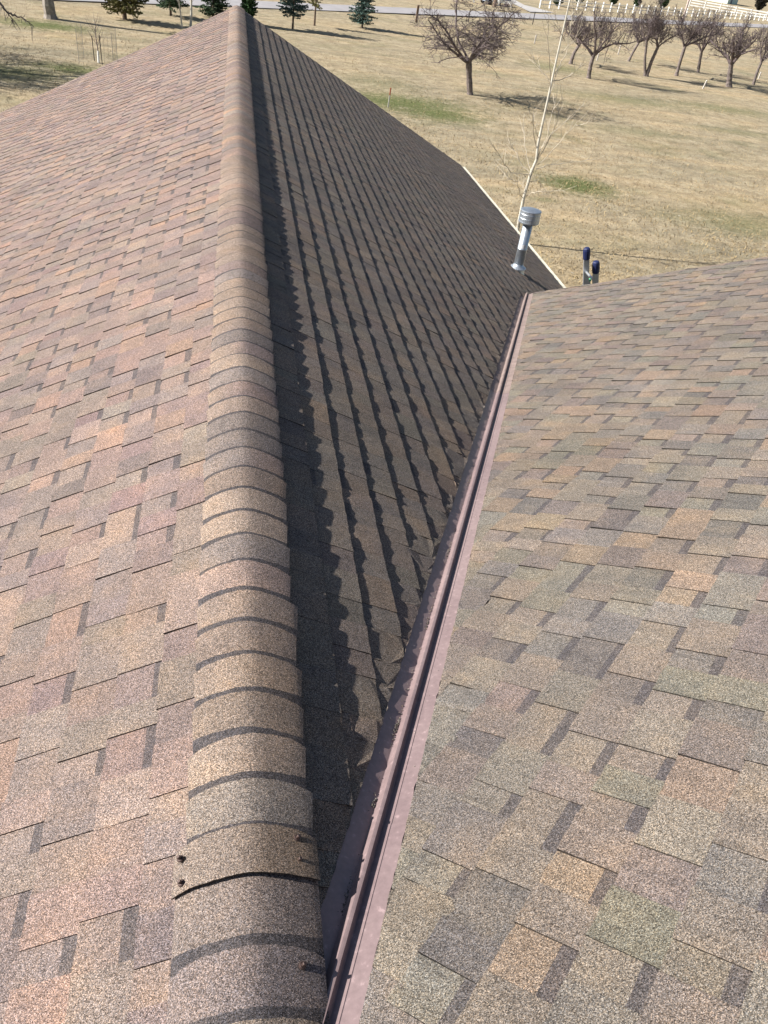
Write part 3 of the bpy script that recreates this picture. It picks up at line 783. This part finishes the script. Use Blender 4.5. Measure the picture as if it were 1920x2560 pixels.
# two slender aspens
for bp, tpx, seed, lab in [((455, 69), (446, 0), 41, 'thin slanting pale aspen stem in front of the green spruce'), ((476, 67), (478, 0), 42, 'straight white aspen stem, thicker of the pair before the green spruce')]:
    b = ground(*bp); root = empty('aspen_tree', tuple(b), lab, 'tree', 'slender aspens behind the roof'); t1 = at_y(*tpx, b[1]); dd = (t1-b)
    mb = MB(); rr = .05 if seed == 41 else .075
    mb.tube([b-np.array([0, 0, .1]), b+dd*.5+np.array([.03, 0, 0]), t1, b+dd*2.2+np.array([0, 0, .5])], [rr*1.1, rr, rr*.9, .015], 8); mb.build('trunk', M_BARK_W, root)
    r = np.random.default_rng(seed); cm = MB()
    for k in range(30):
        t = r.uniform(.15, 2.2); p0 = b+dd*t; az = r.uniform(0, 6.28); d = unit(np.array([math.cos(az), math.sin(az), 1.2])); ln = r.uniform(.3, .9)
        cm.tube([p0, p0+d*ln*.6, p0+d*ln+np.array([0, 0, .1])], [.010, .007, .004], 3, cap=False)
    cm.build('crown', M_TWIG_W, root)
# big old trunk
b = ground(127, 46); BIG = dict(ORCH)
BIG['rmin'] = .012
bare_tree('cottonwood_tree', b, [([b, b+np.array([-.05, 0, .8]), b+np.array([.05, 0, 2.2]), b+np.array([.1, .1, 4.2])], [.37, .33, .31, .27])], 51, BIG,
          'thick pale old tree trunk standing in a green grass patch', mats=(M_BARK_C, M_TWIG_A), limbs=4, L=4.0, spread=(50, 80), lrad=.13)
# large bare tree outside the left edge whose branch and shadow reach in
b = np.array([-19.5, 39.6, 0.0])
bare_tree('cottonwood_tree', b, [([b, b+np.array([.2, 0, 1.6]), b+np.array([.5, .2, 3.0])], [.34, .28, .25])], 57, dict(APPLE, rmin=.012, seg=[.5, .4, .3, .25]),
          'large bare tree whose drooping branch hangs over the striped shadows', mats=(M_BARK_A, M_TWIG_A), limbs=8, L=6.2, spread=(12, 55), lrad=.15)

lt = bpy.data.objects['cottonwood_tree.001']; lm = MB(); r = np.random.default_rng(8)
def limb(l, Y, r0, r1, tw):
    P3 = np.array([at_y(x, y, Y) for x, y in l]); n = len(P3); kk = np.linspace(0, 1, n); tt = np.linspace(0, 1, 4*n)
    P3 = np.stack([np.interp(tt, kk, P3[:, i]) for i in range(3)], 1); P3[1:] += r.normal(0, .02, (4*n-1, 3))
    lm.tube(P3, np.linspace(r0, r1, 4*n), 6, cap=False)
    for k in range(tw):
        i = r.integers(1, 4*n); d = unit(np.array([r.normal(.5, .5), r.normal(0, .6), r.normal(-.7, .5)])); L = r.uniform(.2, .7)
        lm.tube([P3[i], P3[i]+d*L*.5+r.normal(0, .02, 3), P3[i]+d*L], [.014, .011, .008], 3, cap=False)
hub = b+np.array([.5, .2, 3.0])
h0 = at_y(-40, -30, 41.0); lm.tube([hub, hub+np.array([1.6, .4, 1.4]), (hub+h0)/2+np.array([.8, 0, 1.3]), h0], [.13, .11, .08, .055], 7, cap=False)
limb([(-40, -30), (0, 9), (18, 31), (30, 36), (45, 41), (60, 47), (72, 57), (86, 67)], 41.0, .055, .012, 14)
limb([(18, 31), (28, 44), (34, 56), (38, 62)], 41.0, .03, .010, 10)
lm.build('limb', M_BARK_A, lt)
# sapling with stakes and wire cage
b = ground(247, 157)
sap = empty('staked_sapling', tuple(b), 'small sapling with white trunk wrap between two dark stakes in a wire cage', 'sapling')
mb = MB(); mb.tube([b, b+np.array([.01, 0, .55]), b+np.array([-.03, 0, 1.1]), b+np.array([.0, 0, 1.8])], [.03, .022, .016, .006], 7); mb.build('trunk', M_TWIG_A, sap)
mb = MB(); mb.tube([b+np.array([0, 0, .01]), b+np.array([.01, 0, .5])], [.055, .045], 9); mb.build('trunk_wrap', M_WHITE, sap)
r = np.random.default_rng(61); mb = MB()
for k in range(26):
    p0 = b+np.array([-.02, 0, r.uniform(.5, 1.6)]); az = r.uniform(0, 6.28); d = unit(np.array([math.cos(az), math.sin(az), 1.2])); ln = r.uniform(.25, .7)
    mb.tube([p0, p0+d*ln*.5, p0+d*ln+np.array([0, 0, .1])], [.007, .006, .004], 3, cap=False)
mb.build('crown', M_TWIG_A, sap)
for px, py, h in [(236.3, 152, 1.05), (255.6, 160, 1.2)]:
    s = ground(px, py); mb = MB(); mb.bar(s-np.array([0, 0, .05]), s+np.array([-.02, 0, h]), .035, .02, (0, 1, 0)); mb.build('stake', M_STEEL, sap)
mb = MB(); w = .78
cn = [b+np.array([sx_*w, sy_*w, 0]) for sx_, sy_ in ((-1, -1), (1, -1), (1, 1), (-1, 1))]
for i in range(4):
    a, c = cn[i], cn[(i+1) % 4]
    mb.tube([a, a+np.array([0, 0, 1.45])], .010, 4)
    for k in range(1, 8):
        p0 = a+(c-a)*k/8; mb.tube([p0, p0+np.array([0, 0, 1.4])], .0024, 3, cap=False)
    for k in range(8):
        zz = np.array([0, 0, .1+k*.185]); mb.tube([a+zz, c+zz], .0024, 3, cap=False)
mb.build('wire_cage', M_WIRE, sap)

# ------------------------------------------------------------------ stakes and posts
def post(name, px, py, h, w, mat, label, lean=(0, 0), top=None, group=None, cat='post'):
    b = ground(px, py); root = empty(name, tuple(b), label, cat, group)
    mb = MB(); t = b+np.array([lean[0], lean[1], h]); mid = b+(t-b)*.62
    mb.bar(b-np.array([0, 0, .05]), mid if top else t, w, w*.8, (0, 1, 0)); mb.build('shaft', mat, root)
    if top:
        mb = MB(); mb.bar(mid, t, w*1.04, w*.84, (0, 1, 0)); mb.build('painted_tip', top, root)
    else:
        mb = MB(); mb.lathe(t-np.array([0, 0, .004]), (0, 0, 1), [(0, w*.62), (.03, w*.5), (.045, w*.2)], 8); mb.build('post_top', mat, root)
    return root
post('survey_stake', 970, 269, .86, .05, M_STAKE, 'white survey stake with orange top standing near the roof edge', (.03, 0), M_ORANGE, cat='stake')
post('wooden_post', 1040, 57, 1.35, .20, M_WOOD, 'thick wooden post at the roadside left of the lone apple tree', (.02, 0))
for px, py, lab in [(1170, 57, 'dark steel post rising behind the left half of the lone apple tree'), (1228, 58, 'dark steel post beside the lone apple tree crown'), (1331, 62, 'dark steel post at the road between the apple trees')]:
    post('steel_post', px, py, 1.15, .07, M_STEEL, lab, (.02, 0), group='steel posts along the road')
for px, py, h, lab in [(1545, 137, .75, 'white tree guard tube behind the slim leaning orchard tree'), (1281, 60, .6, 'small white stake on the grass by the road'), (1757, 222, .55, 'leaning white stake in front of the fan shaped orchard tree'), (1336, 108, .6, 'short white stake right of the lone apple tree'), (1896, 197, .5, 'white tube at the foot of the outermost orchard tree'), (1492, 152, .5, 'white stake beside the kinked orchard trunk')]:
    post('tree_guard', px, py, h, .085, M_STAKE, lab, (.10 if px == 1757 else .02, 0), cat='stake', group='white stakes and tree guards')

# ------------------------------------------------------------------ white ranch fences
def fence(name, A, B, spacing, h, rails, label, pw=.13, rh=.13, rails_w=.04):
    A = np.asarray(A); B = np.asarray(B); L = np.linalg.norm(B-A); d = (B-A)/L; n = int(L/spacing)
    root = empty(name, tuple(A), label, 'fence')
    up = np.array([0, 0, 1.0]); sd_ = np.cross(d, up)
    pm = None
    for i in range(n+1):
        p_ = A+d*spacing*i
        if pm is None:
            mb = MB(); mb.box(A+up*h/2, pw/2, pw/2, h/2, (d, sd_, up)); mb.box(A+up*(h+.015), pw*.62, pw*.62, .015, (d, sd_, up)); mb.add([A+up*(h+.03)+d*a+sd_*c for a, c in ((-.07, -.07), (.07, -.07), (.07, .07), (-.07, .07))]+[A+up*(h+.08)], [(0, 1, 4), (1, 2, 4), (2, 3, 4), (3, 0, 4)])
            o = mb.build('post', M_WHITE, root); pm = o.data
        else:
            o = bpy.data.objects.new('post', pm); C.objects.link(o); o.parent = root; o.location = p_-A
        if i < n:
            for z in rails:
                key = 'rail%.2f' % z
                me = fence_mesh.get((name, label, key))
                if me is None:
                    mb = MB(); mb.box(A+d*spacing/2+up*z, (spacing-pw)/2+.01, rails_w/2, rh/2, (d, sd_, up)); o = mb.build('rail', M_WHITE, root); fence_mesh[(name, label, key)] = o.data
                else:
                    o = bpy.data.objects.new('rail', me); C.objects.link(o); o.parent = root; o.location = p_-A
    return root
fence_mesh = {}
# first object of each kind was parented with an offset; keep all children consistent (location relative to root)
_put = put
def put(o, parent):
    o.parent = parent; o.matrix_parent_inverse = Matrix.Identity(4); o.location = Vector(o.location)-Vector(parent.location)
A, B = ground(1349, 19.5), ground(1650, 37)
dAB = (B-A)/np.linalg.norm(B-A)
fence('ranch_fence', A, A+dAB*95, 2.45, 1.15, (.45, .92), 'low white two rail post fence running along the far side of the road', pw=.16, rh=.09)
A2, B2 = ground(1721, 18), ground(1918, 51)
fence('ranch_fence', A2, A2+(B2-A2)*1.5, 3.2, 1.5, (.42, .88, 1.34), 'tall white three rail fence behind the low post fence', pw=.18, rh=.2)
fence('ranch_fence', ground(1184, 6), ground(1277, 20.5), np.linalg.norm(ground(1277, 20.5)-ground(1184, 6))/3.02, 1.25, (.55, 1.05), 'short white fence panel in front of the parked car', pw=.2, rh=.28)

# utility pole and wooden gate post
def pole(name, px, py, h, rad, mat, label):
    b = ground(px, py); root = empty(name, tuple(b), label, 'pole'); mb = MB(); mb.tube([b-np.array([0, 0, .1]), b+np.array([.05, 0, h])], [rad, rad*.75], 10); mb.build('shaft', mat, root)
    mb = MB(); mb.bar(b+np.array([-.9, 0, h-.5]), b+np.array([.9, 0, h-.5]), .1, .1); mb.build('crossarm', mat, root)
    return root
M_POLE = simple('pinkish_pole_wood', (.52, .42, .38), .9, 0, .25, 5)
pole('utility_pole', 1707, 48, 8.5, .16, M_POLE, 'pale utility pole rising among the fence posts')
pole('utility_pole', 1236, 17, 8.5, .24, M_WOOD, 'dark brown utility pole in front of the parked car')
# parked car, only its lower half is in the picture
cb = ground(1247, 15); cdir = unit(np.array([.9, .35, 0])); csd = np.array([-cdir[1], cdir[0], 0])
car = empty('parked_car', tuple(cb), 'grey blue parked car beyond the white fence panel', 'car')
M_CAR = simple('grey_blue_car_paint', (.28, .33, .42), .3, .3, .06); M_TYRE = simple('tyre_rubber', (.02, .02, .02), .8, 0, .1); M_GLASS = simple('dark_glass', (.02, .025, .03), .1, 0, .05)
cc = cb+csd*1.0
mb = MB(); up = np.array([0, 0, 1.0])
prof = [(-2.2, .35), (2.2, .35), (2.25, .75), (1.3, .9), (.6, 1.42), (-1.3, 1.45), (-2.05, .95), (-2.25, .8)]
prism(mb, [cdir*x+up*z for x, z in prof], cc, csd, -.88, .88); mb.build('body', M_CAR, car)
mb = MB(); prism(mb, [cdir*x+up*z for x, z in [(-1.5, .95), (1.05, .95), (.52, 1.36), (-1.2, 1.38)]], cc, csd, -.885, .885); mb.build('window', M_GLASS, car)
for x in (-1.35, 1.35):
    for s in (-.8, .8):
        mb = MB(); mb.lathe(cc+cdir*x+csd*(s-.1)+up*.33, csd, [(0, .25), (.02, .33), (.18, .33), (.2, .25)], 16); w_ = mb.build('wheel', M_TYRE, car)
# evergreen shrubs behind the fence, the house beyond
for px, py, rx, h, lab in [(1392, 15, 1.35, 1.7, 'clipped evergreen shrub behind the first posts of the low white fence'), (1445, 12, 1.2, 1.6, 'dark evergreen shrub behind the aspen top'), (1530, 14, 1.6, 1.8, 'wide round evergreen shrub beyond the low white fence'), (1590, 17, 1.25, 1.7, 'round bright green shrub between two evergreen shrubs'), (1655, 22, 1.6, 1.9, 'last dark shrub before the utility pole')]:
    conifer('evergreen_shrub', ground(px, py), h, rx, .05, int(px), M_SPRUCE_G, lab, 'round shrubs behind the white fence', shape='round', density=1.0, leaf=.34, trunk_r=.05, cat='shrub')
conifer('dark_tree', ground(1893, 33), 6.5, 3.0, .6, 77, M_DARKTREE, 'dark dense tree beyond the tall white fence', None, shape='round', density=1.0, leaf=.55, trunk_r=.2)
hb = ground(1830, 10.5); fh = empty('far_house', tuple(hb), 'pale mint walled house beyond the tall white fence', 'house')
M_MINT = simple('pale_mint_wall', (.62, .74, .66), .7, 0, .05); M_FROOF = simple('blue_grey_roof', (.13, .16, .22), .8, 0, .1)
hd = unit(ground(1856, 12)-ground(1800, 8)); hn = np.array([-hd[1], hd[0], 0])
mb = MB(); mb.box(hb+hn*4+up*1.5, 4.2, 4, 1.5, (hd, hn, up)); mb.build('wall', M_MINT, fh)
mb = MB(); prism(mb, [hn*-.5+up*2.95, hn*4+up*4.8, hn*8.5+up*2.95, hn*4+up*2.9], hb, hd, -4.6, 4.6); mb.build('roof', M_FROOF, fh)
mb = MB(); mb.box(hb-hn*.02-hd*1.2+up*1.0, .5, .03, 1.0, (hd, hn, up)); mb.build('door', M_FROOF, fh)
mb = MB(); mb.box(hb-hn*.02+hd*1.6+up*1.5, .6, .03, .45, (hd, hn, up)); mb.build('window', M_GLASS, fh)

# ------------------------------------------------------------------ dry grass tufts over the near lawn
def grass():
    r = np.random.default_rng(99); N = 70000
    px = r.uniform(-60, 1980, N*2); py = r.uniform(-5, 760, N*2)**1.0
    V = []; F = []; CC = []; k = 0
    for x, y in zip(px, py):
        if k >= N: break
        if y < 60 and r.random() < .5: continue
        g_ = ground(x, y)
        if abs(g_[0]-X0) < 4.6 and g_[1] < 17.3: continue
        if (g_-g1)@rn > -.6: continue
        u_ = (g_-Jp)@uW
        if u_ < 8.3 and g_[1] < 12 and g_[0] > 0: continue
        h = r.uniform(.035, .10); w_ = r.uniform(.008, .022); a = r.uniform(0, 6.28); t = np.array([math.cos(a)*w_, math.sin(a)*w_, 0]); ln = np.array([r.normal(0, .05), r.normal(0, .05), h])
        z = np.array([0, 0, .035*(math.sin(g_[0]*.55+1)*math.cos(g_[1]*.43)+.6*math.sin(g_[0]*.21-g_[1]*.33))-.012])
        if g_[1] < 19: z = np.array([0, 0, -.03])
        n_ = len(V); V += [g_+z-t, g_+z+t, g_+z+ln]; F.append((n_, n_+1, n_+2)); sh = r.uniform(.55, 1.25); CC.append((sh, sh*.98, sh*.95)); k += 1
    o = new_mesh('grass_tufts', V, F, M_GRASS, None, CC); tag(o, 'short dry grass tufts over the lawn', 'grass', kind='stuff')
grass()
